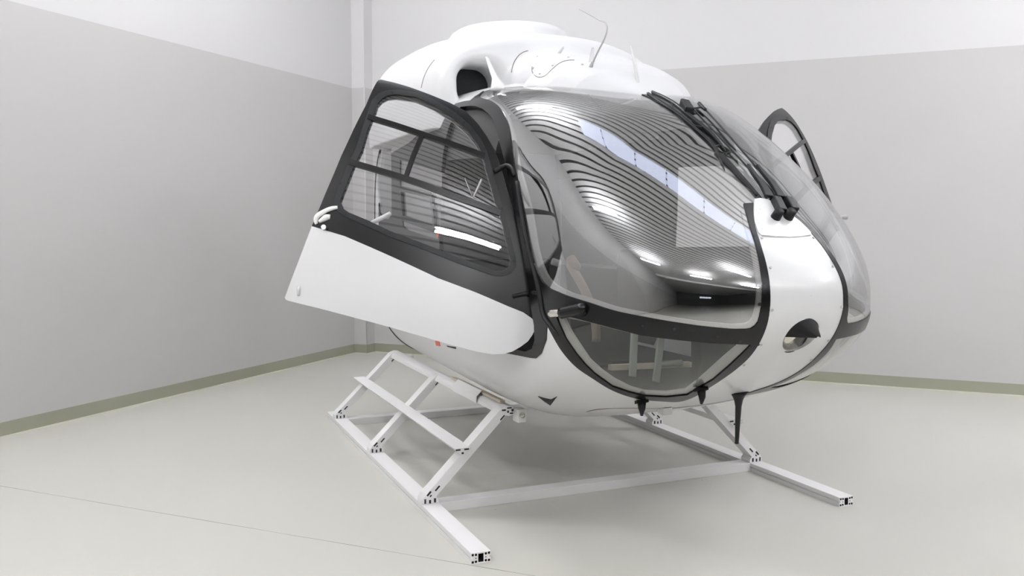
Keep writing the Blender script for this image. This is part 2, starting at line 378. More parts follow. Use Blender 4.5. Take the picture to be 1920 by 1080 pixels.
bm = bmesh.new(); R = np.stack([RU, RV, [0, 0, 1]], 1); add_box(bm, rm(5.65, -7.0, ZCL-.25), (22.5, .25, .45), R); struct(bm_obj('trim_3', bm, M['ceil']))
M['day'] = mat('daylight_pane', (0.6, 0.65, 0.75), 0.3, emit=((0.75, 0.82, 1.0), 0.5))
bm = bmesh.new()
for k in range(4): add_box(bm, rm(6.0+k*1.3, VF+.03, 3.9), (1.2, .05, .9), R)
struct(bm_obj('window_2', bm, M['day']))
# roof-light strip let into the sheet, daylight behind it
M['sky'] = mat('roof_light_sheet', (0.6, 0.64, 0.75), 0.4, emit=((0.72, 0.78, 1.0), 0.42))
bm = bmesh.new(); R = np.stack([RU, RV, [0, 0, 1]], 1)
for k in range(9): add_box(bm, rm(-2.2+k*.72, 4.9, ZCL-.03), (.68, .75, .04), R)
struct(bm_obj('window_1', bm, M['sky']))

# ================================================================== HELICOPTER
HELI = thing('helicopter', 'white and black helicopter cabin with open doors resting on a white welded stand', 'helicopter')
def sY(Y): return math.sqrt((Y-Y0)/(YR-Y0))
def side(Y, z):
    s = np.array([sY(Y)]); T, Bt, W, Z, a, b = [q[0] for q in sect(s)]
    dz = z-Z; H, n = (T-Z, a) if dz >= 0 else (Z-Bt, b)
    x = W*max(1e-4, 1-(abs(dz)/H)**n)**(1/n); return np.array([s[0], math.atan2(dz, x)])
def front(x, z):
    ys = np.linspace(Y0+1e-3, 3.6, 1500); g = implicit(np.stack([np.full(1500, x), ys, np.full(1500, z)], 1)); return np.array([x, ys[np.argmax(g <= 0)], z])
HP = math.pi/2
def ridge(Y, x=0.014):
    s = sY(Y); T, _, _, Z, _, _ = [q[0] for q in sect(np.array([s]))]; return np.array([s, HP-x/(T-Z)])
def sp(L):
    L = np.array(L, float); o_ = []
    for a_, b_ in zip(L[:-1], L[1:]): k_ = max(1, int(np.hypot(*(b_-a_))/9)); o_ += [a_+(b_-a_)*j_/k_ for j_ in range(k_)]
    return to_sp(hits(o_+[L[-1]]))
def smooth_px(L): return [tuple(q) for q in spline(L, len(L)*4)]
gw_top = [(906.7, 170.8), (915, 168.5), (940, 164.5), (970, 162), (1018, 161), (1081, 162), (1143, 166), (1172, 170)]
gw_left = [(898, 181), (907, 185.5), (919, 188.5), (928.5, 194), (937, 201), (944, 211.5), (949.4, 222), (953.5, 234), (956.7, 250), (959, 270), (964, 308), (968, 327), (977, 369), (982, 392), (988, 425), (993, 457), (1003, 498), (1017, 527.5)]
gw_bot = [(1031, 541), (1063, 554), (1104, 567), (1151, 582), (1206, 593.5), (1264.6, 604), (1337.5, 614), (1390, 617.5), (1407.5, 616), (1419, 607), (1425, 588), (1429.5, 545), (1426, 505), (1417, 460), (1406, 425), (1399, 400), (1394, 382)]
GW = np.concatenate([sp(smooth_px(gw_left)), sp(smooth_px(gw_bot)), [ridge(2.98), ridge(3.2), ridge(3.5), ridge(3.8), ridge(4.04)], sp(gw_top)[::-1]])
gi_left = [(911, 178), (925, 187), (938, 196), (948, 209), (954, 222), (958, 236), (962, 254), (966, 280), (971, 308), (978, 335), (987, 369), (993, 395), (998, 425), (1003, 457), (1011, 490), (1024, 520)]
gi_bot = [(1038, 534), (1066, 548), (1106, 560), (1152, 575), (1207, 586), (1265, 596.5), (1338, 606.5), (1388, 610), (1401, 608.5), (1411, 601), (1416.5, 584), (1421, 545), (1418, 507), (1410, 463), (1400, 428), (1394, 404), (1389, 384)]
GI = np.concatenate([sp(smooth_px(gi_left)), sp(smooth_px(gi_bot)), [ridge(3.0, .02), ridge(3.2, .02), ridge(3.5, .02), ridge(3.8, .02), ridge(4.02, .02)], sp([(x, y+2) for x, y in gw_top[1:]])[::-1]])
gc_top = [(1044, 594), (1057, 591), (1104, 603), (1148, 615), (1206, 629.6), (1279, 638), (1337.5, 643), (1407.5, 645.6)]
gc_rest = [(1401, 653), (1390, 664), (1366.7, 686), (1337.5, 711), (1314, 725), (1288, 740), (1250, 744), (1209, 742), (1180, 735), (1148, 724), (1116, 701), (1098, 684), (1080.6, 663), (1061, 634), (1048, 605)]
GC = sp(gc_top+gc_rest)
GCI = sp([(1054, 595), (1104, 605), (1148, 617), (1206, 631.6), (1279, 640), (1337.5, 645), (1398, 647), (1380, 656), (1360, 673), (1332, 698), (1310, 718), (1286, 736), (1250, 741), (1209, 739), (1181, 731), (1150, 715), (1125, 697), (1102.5, 676), (1087, 653), (1070, 627)])
strip = [(1413, 373), (1413.5, 415), (1425, 456), (1436.7, 496.7), (1443.4, 537.5), (1444, 566.7), (1439.6, 601.7), (1428, 633.7), (1407.5, 665.8), (1381, 690.6), (1350, 713), (1325, 729), (1300, 744), (1276, 752), (1240, 751.5), (1196, 747), (1148, 731), (1110, 708), (1081, 688), (1054.6, 659), (1037, 630), (1027, 611)]
sill = [(1025.5, 637), (1016, 663), (1006, 671.7), (996, 671), (955, 663)]
stl = to_sp(hits([strip[0]]))[0]
strip = smooth_px(strip)
roof_b = [(854.6, 194.8), (869, 190.6), (881.7, 189), (890, 182), (898, 177)]
FR = np.concatenate([[[sY(4.04), HP], [stl[0], HP]], sp(strip), sp(sill), [side(4.3, .855), side(4.86, .865), side(4.925, .93), side(4.93, 1.15), side(4.96, 1.2), side(6.3, 1.2), side(6.36, 1.26), side(6.38, 1.88), side(6.32, 1.98), side(5.6, 2.03), side(4.95, 2.15)], sp(roof_b), sp(gw_top), [ridge(4.04)]])
DW = np.concatenate([sp([(864, 201), (881.7, 199), (892, 199.5), (904.6, 204), (915, 212), (924, 222), (931, 240), (936, 260), (941, 280), (949, 310), (956, 345), (964, 392), (972, 430), (982, 480), (990, 530), (997, 580), (1002, 610), (1003, 638), (998, 654), (985, 659), (955, 652)]), [side(4.3, .90), side(4.76, .91), side(4.84, .98), side(4.83, 1.4), side(4.81, 1.8), side(4.78, 2.05)]])
W1 = sp([(704, 283), (734, 277), (735, 340), (735, 402), (729, 412), (718, 410), (712, 398), (707, 345)])
W2 = sp([(751, 300), (834, 325), (832, 400), (826, 444), (820, 449), (800, 443), (763, 431), (756, 424), (752, 370)])
LZ = onplane(1498, 628, 0, 0.0)[2]; LA, LB = .080, .070
LAMP = to_sp(np.array([front(-LA*math.cos(t), LZ+LB*math.sin(t)) for t in np.linspace(-HP, HP, 17)])); LAMP[0, 1] = LAMP[-1, 1] = -HP
polys = {'D': DW, 'GW': GW, 'GI': GI, 'GC': GC, 'GCI': GCI, 'W1': W1, 'W2': W2, 'L': LAMP, 'F': FR}
def dd(L): return dens(L*SS, .014)/SS
PD = {k: dd(L) for k, L in polys.items()}
V2, F2 = partition(list(PD.values()), [], (0.0008, 1.0), (-HP, HP), 92, 132)
cen = V2[F2].mean(1); INS = {k: pip(L*SS, cen*SS) for k, L in PD.items()}
reg = np.full(len(F2), 'H', dtype=object)
reg[INS['F']] = 'F'
for k in ('W1', 'W2', 'GC', 'GW', 'L', 'D'): reg[INS[k]] = k
def patch(maskf, out, inn):
    V, F = submesh(V2, F2[maskf]); P = surf(V[:, 0], V[:, 1]); P[np.abs(V[:, 1]) > HP-1e-6, 0] = 0.0
    N = normal(P); N[np.abs(V[:, 1]) > HP-1e-6, 0] = 0; N /= np.linalg.norm(N, axis=1)[:, None]
    return shell(P, N, F, out, inn, np.abs(V[:, 1]) > HP-1e-6)
def both(name, maskf, out, inn, m, parent):
    a = patch(maskf, out, inn); b = mirror(*a)
    return [mesh_obj(name, v, f, m, parent, n, True) for v, f, n in (a, b)]
a = patch(reg == 'H', 0, .014); v, f, n = join(a, mirror(*a)); HULL = mesh_obj('hull', v, f, M['white'], HELI, n, True)
HULL['label'] = 'glossy white hull shell with nose strip and belly'
a = patch(reg == 'F', .003, .02); FRM = [mesh_obj('window_frame', a[0], a[1], M['black'], HELI, a[2], True)]
a = mirror(*patch((reg == 'F') | (reg == 'W1') | (reg == 'W2'), .003, .02)); FRM.append(mesh_obj('window_frame', a[0], a[1], M['black'], HELI, a[2], True))
WS = both('windshield', reg == 'GW', -.001, .003, M['glass'], HELI)
CH = both('chin_window', reg == 'GC', -.001, .003, M['chin'], HELI)
for par, mk in ((WS, (reg == 'GW') & ~INS['GI']), (CH, (reg == 'GC') & ~INS['GCI'])):
    for o, (q) in zip(par, (0, 1)):
        s_ = patch(mk, -.006, .02)
        if q: s_ = mirror(*s_)
        mesh_obj('window_seal', s_[0], s_[1], M['seal'], o, s_[2], True)
for k in ('W1', 'W2'):
    a = patch(reg == k, -.002, .003); mesh_obj('cabin_window', a[0], a[1], M['pane'], HELI, a[2], True)

CW = [o for o in HELI.children if o.name.startswith('cabin_window')]
bm = bmesh.new(); q_ = [(753, 354), (811, 367), (817, 430), (757, 409)]; P = hits(q_+q_[:1], off=.006)
for a_, b_ in zip(P[:-1], P[1:]): add_strip(bm, [a_, (a_+b_)/2, b_], normal(np.array([a_, b_, b_])), .035, .012)
bm_obj('vent_frame', bm, M['plastic'], CW[1])
P = hit(821, 439, off=.004); bm = bmesh.new(); add_cyl(bm, P, P+normal(P)*.002, .022, seg=16); bm_obj('warning_sticker', bm, M['red'], CW[1])
for sg in (1, -1):
    P = surf(np.full(60, 1.0), np.linspace(-HP, HP, 60))*[sg, 1, 1]; bm = bmesh.new(); add_tube(bm, P, .007, 6); bm_obj('rear_edge_seal', bm, M['rubber'], HULL, True)
# ---- nose details
def on_hull(px, off=0.0): P = hit(*px, off=off); return P, normal(P)
def bolts(pxs, r, h, m, parent, name='fastener', f=None, sides=(1, -1)):
    for q in pxs:
        P, N = (on_hull(q) if f is None else f(q))
        for s in sides:
            k = np.array([s, 1, 1]); bm = bmesh.new(); add_cyl(bm, (P+N*.002)*k, (P+N*(.002+h))*k, r, r*.8, 10); bm_obj(name, bm, m, parent)
bolts([(1414, 442), (1435, 538), (1424, 570.5), (1421, 646), (1387, 640), (1300, 624), (1346, 630), (1265, 617), (1206, 611), (1094, 588), (1057, 579)], .007, .0015, M['plastic'], FRM[0], sides=(1,))
bolts([(1444, 502.5), (1448, 581), (1427, 646), (1395, 684), (1428, 447), (1424, 394), (1419.5, 420), (1428, 431), (1421.5, 402)], .0055, .004, M['grey_trim'], HULL)
# riveted plate under the wiper pivots
L = [(1413.5, 375), (1413.5, 415), (1421, 437)]; P = hits(L); q = [front(x, z) for x, z in ((-.125, 1.457), (-.06, 1.452), (0, 1.450))]
plate_sp = np.concatenate([to_sp(np.array(list(P)+[])), to_sp(np.array(q)), [[stl[0], HP]]]); plate_sp[-2, 1] = HP
Vp, Fp = partition([dens(plate_sp*SS, .012)/SS], [], (0, 1), (-HP, HP), 60, 200, border=False)
cp = Vp[Fp].mean(1); Vp, Fp = submesh(Vp, Fp[pip(plate_sp*SS, cp*SS)]); Pp = surf(Vp[:, 0], Vp[:, 1])
a = shell(Pp, normal(Pp), Fp, .006, .001); v, f, n = join(a, mirror(*a)); PLATE = mesh_obj('wiper_plate', v, f, M['white'], HELI, n, True)

# landing light in its oval recess
t = np.linspace(0, 2*np.pi, 48, endpoint=False)
rim = np.array([front(LA*math.cos(q), LZ+LB*math.sin(q)) for q in t]); cN = normal(front(0, LZ)); lc = rim.mean(0)
V, F = [], []; lv = ((1.0, .002), (.97, -.012), (.9, -.05), (.82, -.085), (.0, -.09))
for sc_, dp in lv: V += list(lc + (rim-lc)*max(sc_, .001) + cN*dp*1.0 + np.array([0, .0, 0]))
n = len(t)
for k in range(len(lv)-1): F += [(k*n+i, k*n+(i+1) % n, (k+1)*n+(i+1) % n, (k+1)*n+i) for i in range(n)]
LL = mesh_obj('landing_light', V, F, M['white'], HELI, smooth=True)
ld = np.array([0, -.93, -.37]); ld /= np.linalg.norm(ld); lcc = lc + np.array([-.004, .034, -.012])
ux = np.array([1., 0, 0]); uy = np.cross(ld, ux)
bm = bmesh.new(); add_cyl(bm, lcc-ld*.05, lcc, .052, .062, 28); bm_obj('reflector', bm, M['reflector'], LL, True)
V, F = [], []
for k, (rr_, h_) in enumerate(((.062, .0), (.055, .010), (.035, .02), (.001, .025))): V += [lcc+ld*h_+(ux*math.cos(q)+uy*math.sin(q))*rr_ for q in t]
for k in range(3): F += [(k*n+i, k*n+(i+1) % n, (k+1)*n+(i+1) % n, (k+1)*n+i) for i in range(n)]
mesh_obj('lamp_lens', V, F, M['lens'], LL, smooth=True)
bm = bmesh.new(); add_tube(bm, [lcc+(ux*math.cos(q)+uy*math.sin(q))*.066 for q in np.linspace(0, 2*np.pi, 40)], .005, 8); bm_obj('lamp_bezel', bm, M['rubber'], LL)
V, F = [], []; m_ = 24
z_cut = LZ-.002
base = [front(.076*math.cos(q), z_cut+.076*math.sin(q)) + cN*(-.004) for q in np.linspace(0, np.pi, m_)]
tip = np.array([0.03, rim[:, 1].min()-.03, z_cut+.002])
for lay in (0, 1):
    for j in range(9):
        w = j/8; V += [b*(1-w) + (tip + (b-lc)*[.14, .0, .08])*w - (np.array([0, 0, .004]) if lay else 0)*np.array([1, 1, 1]) for b in base]
for lay in (0, 1):
    o_ = lay*9*m_
    for j in range(8): F += [(o_+j*m_+i, o_+j*m_+i+1, o_+(j+1)*m_+i+1, o_+(j+1)*m_+i) for i in range(m_-1)]
mesh_obj('lamp_shade', V, F, M['rubber'], LL, smooth=True)

# ================================================================== cowling (soft blended body, surface nets)
def smin(a, b, k): h = np.clip(.5+.5*(b-a)/k, 0, 1); return b+(a-b)*h-k*h*(1-h)
def smax(a, b, k): return -smin(-a, -b, k)
YB_ = np.array([3.93, 3.985, 4.06, 4.16, 4.30, 4.46, 4.7, 5.0, 5.4, 6.0])
HB_ = np.array([.03, .085, .165, .225, .285, .325, .375, .42, .45, .47])
WB_ = np.array([.03, .17, .34, .46, .54, .54, .45, .40, .38, .38])
def sdf_hood(P):
    x, y, z = np.abs(P[..., 0]), P[..., 1], P[..., 2]; yy = np.clip(y, YB_[0], YB_[-1])
    H = np.interp(yy, YB_, HB_); W = np.interp(yy, YB_, WB_); zb = np.interp(yy, [3.93, 4.3, 5.0], [2.14, 2.13, 2.13])
    dz = z-zb; q = ((x/W)**2.5 + (np.abs(dz)/H)**2.3)**(1/2.4)
    d = (q-1)*np.sqrt(W*H)*.85
    return np.maximum(d, YB_[0]-y)
def sdf_engine(P):
    x, y, z = np.abs(P[..., 0]), P[..., 1], P[..., 2]
    W = np.interp(y, [4.8, 5.3, 6.0, 6.5], [.80, .835, .84, .80]); H = np.interp(y, [4.8, 5.2, 5.8, 6.5], [.44, .53, .61, .65])
    z0 = 2.19; q = ((x/W)**2.7 + (np.abs(z-z0)/H)**2.6)**(1/2.65); d = (q-1)*np.sqrt(W*H)*.9
    return smax(d, 4.90-y, .14)
def rbox(P, c, h, r):
    q = np.abs(P-np.array(c))-np.array(h)+r; return np.linalg.norm(np.maximum(q, 0), axis=-1)+np.minimum(q.max(-1), 0)-r
IN_C = np.array([.52, 4.85, 2.32]); IN_H = np.array([.125, .50, .125])
def sdf_cowl(P):
    d = smin(sdf_hood(P), sdf_engine(P), .10)
    Q = P.copy(); Q[..., 0] = np.abs(Q[..., 0])
    d = smax(d, -rbox(Q, IN_C, IN_H, .10), .09)
    return np.maximum(np.maximum(d, P[..., 1]-6.5), 2.06-P[..., 2])
def surface_nets(f, lo, hi, h):
    n = np.ceil((np.array(hi)-lo)/h).astype(int)+1
    ax = [lo[i]+h*np.arange(n[i]) for i in range(3)]; G = np.stack(np.meshgrid(*ax, indexing='ij'), -1); D = f(G)
    S = D < 0; c8 = [(i, j, k) for i in (0, 1) for j in (0, 1) for k in (0, 1)]
    sl = lambda A, o: A[o[0]:n[0]-1+o[0], o[1]:n[1]-1+o[1], o[2]:n[2]-1+o[2]]
    cnt = sum(sl(S, o).astype(int) for o in c8); act = (cnt > 0) & (cnt < 8)
    acc = np.zeros(act.shape+(3,)); w = np.zeros(act.shape)
    for a in c8:
        for ax_ in range(3):
            if a[ax_]: continue
            b = tuple(a[i]+(i == ax_) for i in range(3)); da, db = sl(D, a), sl(D, b); cr = (da < 0) != (db < 0)
            tt = np.where(cr, da/np.where(cr, da-db, 1), 0); p = np.zeros(act.shape+(3,))
            for i in range(3): p[..., i] = a[i]
            p[..., ax_] = tt; acc[cr] += p[cr]; w[cr] += 1
    idx = -np.ones(act.shape, int); ii = np.argwhere(act); idx[act] = np.arange(len(ii))
    V = lo + h*(ii + acc[act]/w[act][:, None]); F = []
    for ax_ in range(3):
        o1, o2 = [i for i in range(3) if i != ax_]
        s1 = [slice(None)]*3; s2 = [slice(None)]*3; s1[ax_] = slice(0, -1); s2[ax_] = slice(1, None)
        ch = S[tuple(s1)] != S[tuple(s2)]; e = np.argwhere(ch)
        e = e[(e[:, o1] > 0) & (e[:, o2] > 0) & (e[:, o1] < n[o1]-1) & (e[:, o2] < n[o2]-1)]
        ins = S[tuple(e.T)]
        q = []
        for da, db in ((1, 1), (0, 1), (0, 0), (1, 0)):
            g = e.copy(); g[:, o1] -= da; g[:, o2] -= db; q.append(idx[tuple(g.T)])
        q = np.stack(q, 1); fl = ins if ax_ != 1 else ~ins; q[~fl] = q[~fl][:, ::-1]; F.append(q)
    return V, np.concatenate(F)
Vc, Fc = surface_nets(sdf_cowl, np.array([-.9, 3.9, 2.04]), np.array([.9, 6.54, 2.9]), .018)
for _ in range(2):      # settle the vertices on the surface
    g = gradn(Vc, sdf_cowl, 2e-3)/4e-3; d = sdf_cowl(Vc); Vc = Vc - (g/np.maximum((g**2).sum(1), .3)[:, None])*d[:, None]*.8
inner = ((np.abs(Vc[:, 0])-IN_C[0])**2 < .115**2) & (Vc[:, 1] > 4.97) & (Vc[:, 1] < 5.45) & (Vc[:, 2] < 2.43)
COWL = mesh_obj('engine_cowling', Vc, Fc, M['cowl'], HELI, normal(Vc, lambda P: sdf_cowl(np.array(P))), True)
COWL['label'] = 'white roof cowling with air inlets'
bm = bmesh.new()
for s in (-1,):
    add_box(bm, (s*IN_C[0], 5.12, IN_C[2]), (.34, .012, .34))
bm_obj('inlet_screen', bm, M['screen'], COWL)
bm = bmesh.new(); add_box(bm, (IN_C[0], 5.12, IN_C[2]), (.34, .012, .34)); bm_obj('inlet_screen', bm, M['screen'], COWL)
# rotor mast fairing
V, F = [], []; n = 72; lv = [(.50, 2.60), (.47, 2.665), (.435, 2.72), (.415, 2.77), (.395, 2.80), (.36, 2.823), (.30, 2.833), (.001, 2.84)]
for r_, z_ in lv: V += [(r_*math.cos(q), 5.72+1.12*r_*math.sin(q), z_) for q in np.linspace(0, 2*np.pi, n, endpoint=False)]
for k in range(len(lv)-1): F += [(k*n+i, k*n+(i+1) % n, (k+1)*n+(i+1) % n, (k+1)*n+i) for i in range(n)]
mesh_obj('mast_fairing', V, F, M['cowl'], HELI, smooth=True)
def cowl_line(px, r=.0025, name='panel_seam', m='bronze'):
    P = hits(spline(px, 26), f=sdf_cowl); bm = bmesh.new(); add_tube(bm, P, r, 6); bm_obj(name, bm, M[m], COWL)
cowl_line([(790, 165), (794, 148), (803, 128), (815, 112)]); cowl_line([(959.5, 136), (966, 113), (976, 101), (990, 95)])
cowl_line([(998, 125), (999, 137), (1010, 145), (1020, 143), (1036, 129), (1050, 118), (1077, 113)])
for q in ((1000, 128), (1012, 138), (1036, 123), (1008, 106), (1066, 108), (1092, 121)):
    P = hit(*q, f=sdf_cowl); N = normal(P, sdf_cowl); bm = bmesh.new(); add_cyl(bm, P-N*.001, P+N*.004, .007, .006, 10); bm_obj('fastener', bm, M['grey_trim'], COWL)
# ================================================================== cockpit doors (hinged on the windscreen posts, both open)
A1, A2 = hit(952, 322), hit(1007, 560); A2 = np.array([A2[0], A2[1]+(A1[1]-A2[1])*.5, A2[2]])
def rot(ax, a):
    ax = ax/np.linalg.norm(ax); K = np.array([[0, -ax[2], ax[1]], [ax[2], 0, -ax[0]], [-ax[1], ax[0], 0]])
    return np.eye(3)+math.sin(a)*K+(1-math.cos(a))*K@K
DR = rot(A1-A2, math.radians(65)); DR_FAR = rot(A1-A2, math.radians(63)); DRC = DR
def dsp(L): return to_sp(np.array([hit(*q, A=A2, R=DR) for q in L]))
d_out = [(714, 149), (740, 155), (767.5, 163), (808, 178), (843, 192.5), (872.5, 208), (896, 232), (913, 256), (928, 282), (936.7, 306), (945, 332), (952, 359), (962.5, 392), (973, 435), (983, 480), (991, 525), (998, 560), (1003, 585)]
d_low = [(1004.6, 604.6), (1003.5, 617), (998, 628.5), (990, 640), (976.5, 650), (961, 659), (945, 663.5), (923, 664.4), (894, 659.5), (850, 648), (792, 631), (711.5, 608), (617, 583), (541, 564), (536, 562), (534, 558), (558, 494), (584.6, 424)]
d_back = [(610, 363), (640, 292), (663, 242.5), (686.7, 196), (707, 153), (710, 150)]
d_div = [(604, 430), (646, 442.7), (733, 480.6), (821, 521.5), (894, 549), (952, 574), (981, 585.6), (996, 596), (1003, 602.5)]
d_win = [(704, 207.5), (708, 195), (716, 186), (727, 180), (742, 178), (780, 183), (815, 199), (850, 222), (876, 245), (894, 269), (904, 288), (912, 318), (920, 345), (928, 375), (936, 400), (943, 425), (952, 462), (957, 486), (956, 497), (950, 504), (940, 508), (928, 508), (917, 504), (865, 485), (792, 456), (733, 434), (690, 413.5), (655, 399), (643, 391), (637.5, 378), (646, 356), (663, 312.5), (678, 283), (690, 242)]
d_ret = [(692, 204), (698, 188), (710, 176), (727, 170), (745, 169), (783, 174), (819, 190), (855, 213), (883, 237), (902, 262), (914, 287), (921, 312), (930, 345), (938, 372), (946, 400), (953, 425), (961, 460), (968, 488), (966, 503), (957, 513), (942, 518), (926, 517), (913, 513), (862, 495), (789, 466), (730, 444), (685, 423), (648, 407), (633, 397), (626, 380), (634, 352), (652, 309), (668, 278), (680, 240)]
DO = dsp(d_out+d_low+d_back); DL = dsp(d_div+d_low[:-1]+[(584.6, 424)]); DWn = dsp(d_win); DRt = dsp(d_ret)
bars = []
def bar_poly(cl, w):
    P = np.array(cl, float); T = np.gradient(P, axis=0); T /= np.linalg.norm(T, axis=1)[:, None]; n = np.stack([-T[:, 1], T[:, 0]], 1)
    return dsp([tuple(q) for q in np.concatenate([P+n*w/2, (P-n*w/2)[::-1]])])
DB = [bar_poly([(690, 220), (740, 235), (800, 255), (850, 272), (908, 293)], 9), bar_poly([(654, 304), (700, 317), (760, 335), (850, 368), (938, 400)], 11), bar_poly([(792, 254), (776, 290), (761, 332)], 8)]
pd_ = [dens(L*SS, .012)/SS for L in [DO, DL, DWn, DRt]+DB]
lo = DO.min(0)-.01; hi = DO.max(0)+.01
Vd, Fd = partition(pd_, [], (lo[0], hi[0]), (lo[1], hi[1]), 60, 74)
cd_ = Vd[Fd].mean(1)*SS; ii_ = [pip(L*SS, cd_) for L in pd_]
inO, inL, inW, inR = ii_[:4]; inB = ii_[4] | ii_[5] | ii_[6]
def dpatch(mask, out, inn):
    V, F = submesh(Vd, Fd[mask]); P = surf(V[:, 0], V[:, 1]); N = normal(P); P = (P-A2)@DRC.T+A2; N = N@DRC.T
    return shell(P, N, F, out, inn)
def dpt(q, off=0.0):
    P = hit(*q, A=A2, R=DR, off=off); N = normal(P); return A2+DRC@(P-A2), DRC@N
for sgn in (1, -1):
    ms = (lambda a: a) if sgn == 1 else (lambda a: mirror(*a))
    km = np.array([sgn, 1, 1]); DRC = DR if sgn == 1 else DR_FAR
    v, f, n = ms(dpatch(inO & inL, 0, .03)); DOOR = mesh_obj('cockpit_door', v, f, M['white'], HELI, n, True)
    DOOR['label'] = 'open cockpit door with white lower panel and black upper frame' if sgn == 1 else 'far open cockpit door'
    v, f, n = ms(dpatch(inO & ~inL & ~inW, .0, .03)); UF = mesh_obj('door_frame', v, f, M['black'], DOOR, n, True)
    v, f, n = ms(dpatch(inO & inR & ~inW & ~inL, .005, -.001)); mesh_obj('window_retainer', v, f, M['plastic'], DOOR, n, True)
    v, f, n = ms(dpatch(inO & ~inW, -.0305, .036)); mesh_obj('door_lining', v, f, M['lining'], DOOR, n, True)
    v, f, n = ms(dpatch(inW, .0, .003)); mesh_obj('door_pane', v, f, M['pane'], DOOR, n, True)
    v, f, n = ms(dpatch(inB & inR, .010, .010)); mesh_obj('glazing_bar', v, f, M['black'], DOOR, n, True)
    for q in [(735, 174), (835, 205), (870, 230), (908, 280), (925, 330), (933, 355), (941, 392), (953, 448), (963, 490), (942, 513), (860, 489), (789, 461), (731, 438), (648, 402), (639, 345), (660, 304), (702, 318), (745, 331), (813, 353), (850, 367), (890, 381), (920, 393), (715, 227), (740, 235), (778, 246), (815, 259), (855, 272), (896, 287)]:
        P, N = dpt(q, .008); bm = bmesh.new(); add_cyl(bm, P*km, (P+N*.005)*km, .005, seg=8); bm_obj('fastener', bm, M['rubber'], DOOR)
    # outer handle, lock and latch plate
    def tubes(name, L, r, m, off, flat=1.0, seg=10):
        P = spline([dpt(q, o)[0] for q, o in zip(L, off)], 20)*km; bm = bmesh.new(); rr_ = np.interp(np.linspace(0, 1, 20), np.linspace(0, 1, len(r)), r)
        add_tube(bm, P, rr_, seg, flat=flat); return bm_obj(name, bm, m, DOOR, True)
    hd = tubes('door_handle', [(594, 420), (592, 414), (594, 407), (604, 399), (618, 392), (633, 389)], [.008, .013, .013, .011, .011, .008], M['stand'], [.012, .02, .035, .04, .035, .02])
    tubes('handle_grip', [(598, 416), (606, 411), (614, 407), (619, 407)], [.008, .013, .016, .012], M['stand'], [.012, .014, .014, .014])
    P, N = dpt((608.5, 427.5)); bm = bmesh.new(); add_cyl(bm, P*km, (P+N*.02)*km, .012, seg=14); bm_obj('door_lock', bm, M['alu'], DOOR)
    P, N = dpt((560, 545)); bm = bmesh.new(); add_cyl(bm, (P+[0, 0, .022])*km, (P+N*.001-[0, 0, .022])*km, .008, seg=8); bm_obj('latch_plate', bm, M['white'], DOOR)
    bm = bmesh.new(); P = np.array([dpt((692, 412))[0]-dpt((692, 412))[1]*.06, dpt((726, 391))[0]-dpt((726, 391))[1]*.09]); add_cyl(bm, P[0]*km, P[1]*km, .011, seg=10); bm_obj('inner_handle', bm, M['stand'], DOOR, True)
    bm = bmesh.new(); a_, b_, c_ = [dpt(q, .004)[0]*km for q in ((872, 335), (887, 372), (903, 336))]; add_cyl(bm, a_, b_, .002, seg=6); add_cyl(bm, b_, c_, .005, seg=6); bm_obj('vent_tab', bm, M['grey_trim'], DOOR)
    # hinges
    bm = bmesh.new(); P = [dpt((927, 322), .012)[0], dpt((935, 317), .03)[0], hit(948, 311, off=.03), hit(960, 316, off=.012), hit(965, 330, off=.006)]
    add_tube(bm, spline(np.array(P), 14)*km, .012, 8); bm_obj('door_hinge', bm, M['rubber'], DOOR, True)
    bm = bmesh.new(); P = [dpt((961, 556), .012)[0], dpt((985, 551), .02)[0], hit(1005, 549, off=.02), hit(1013, 550, off=.006)]
    add_tube(bm, spline(np.array(P), 14)*km, .010, 8); bm_obj('door_hinge', bm, M['rubber'], DOOR, True)
    bm = bmesh.new(); P = [hit(970, 340, off=.004), hit(978, 392, off=.006), hit(993, 470, off=.006), hit(1012, 545, off=.008), hit(1020, 590, off=.008), hit(1034, 612, off=.008), hit(1049, 629, off=.004)]
    add_tube(bm, spline(np.array(P), 30)*km, np.interp(np.linspace(0, 1, 30), [0, .3, .9, 1], [.012, .016, .016, .004]), 8, flat=.6); bm_obj('door_seal', bm, M['rubber'], HELI, True)

# ================================================================== wiper
WP = thing('windshield_wiper', '', ''); WP.parent = HELI
for k in ('label', 'category'): del WP[k]
def W(L, offs): return np.array([hit(*q, off=o) for q, o in zip(L, offs)])
def wt(name, L, offs, r, m='plastic', n=24, seg=8, flat=1.0):
    P = spline(W(L, offs), n); bm = bmesh.new(); add_tube(bm, P, np.interp(np.linspace(0, 1, n), np.linspace(0, 1, len(r)), r), seg, flat=flat); return bm_obj(name, bm, M[m], WP, True)
bl = [(1204, 165), (1225, 183), (1240, 193), (1273, 215), (1306, 244), (1338, 275), (1350, 297), (1359, 320)]
wt('wiper_blade', bl, [.012]*8, [.003, .008, .009, .010, .010, .009, .008, .002], 'rubber')
wt('wiper_blade_spring', bl, [.03, .03, .032, .034, .034, .03, .026, .014], [.002, .004, .004, .005, .005, .004, .003, .002], 'plastic')
wt('blade_yoke', [(1204, 165), (1220, 172), (1240, 181), (1268, 197), (1286, 212), (1300, 223), (1320, 238), (1338, 254), (1353, 272), (1361, 284)], [.03, .045, .05, .055, .055, .05, .05, .045, .035, .02], [.003, .007, .010, .011, .012, .012, .012, .011, .008, .004])
wt('blade_clip', [(1338, 276), (1352, 273), (1370, 285), (1352, 285), (1339, 277)], [.02]*5, [.003]*5, n=30)
wt('blade_clip', [(1257, 190), (1262, 201), (1264, 208)], [.05, .035, .02], [.004]*3); wt('blade_clip', [(1318, 238), (1305, 236), (1296, 230)], [.05, .035, .02], [.005]*3)
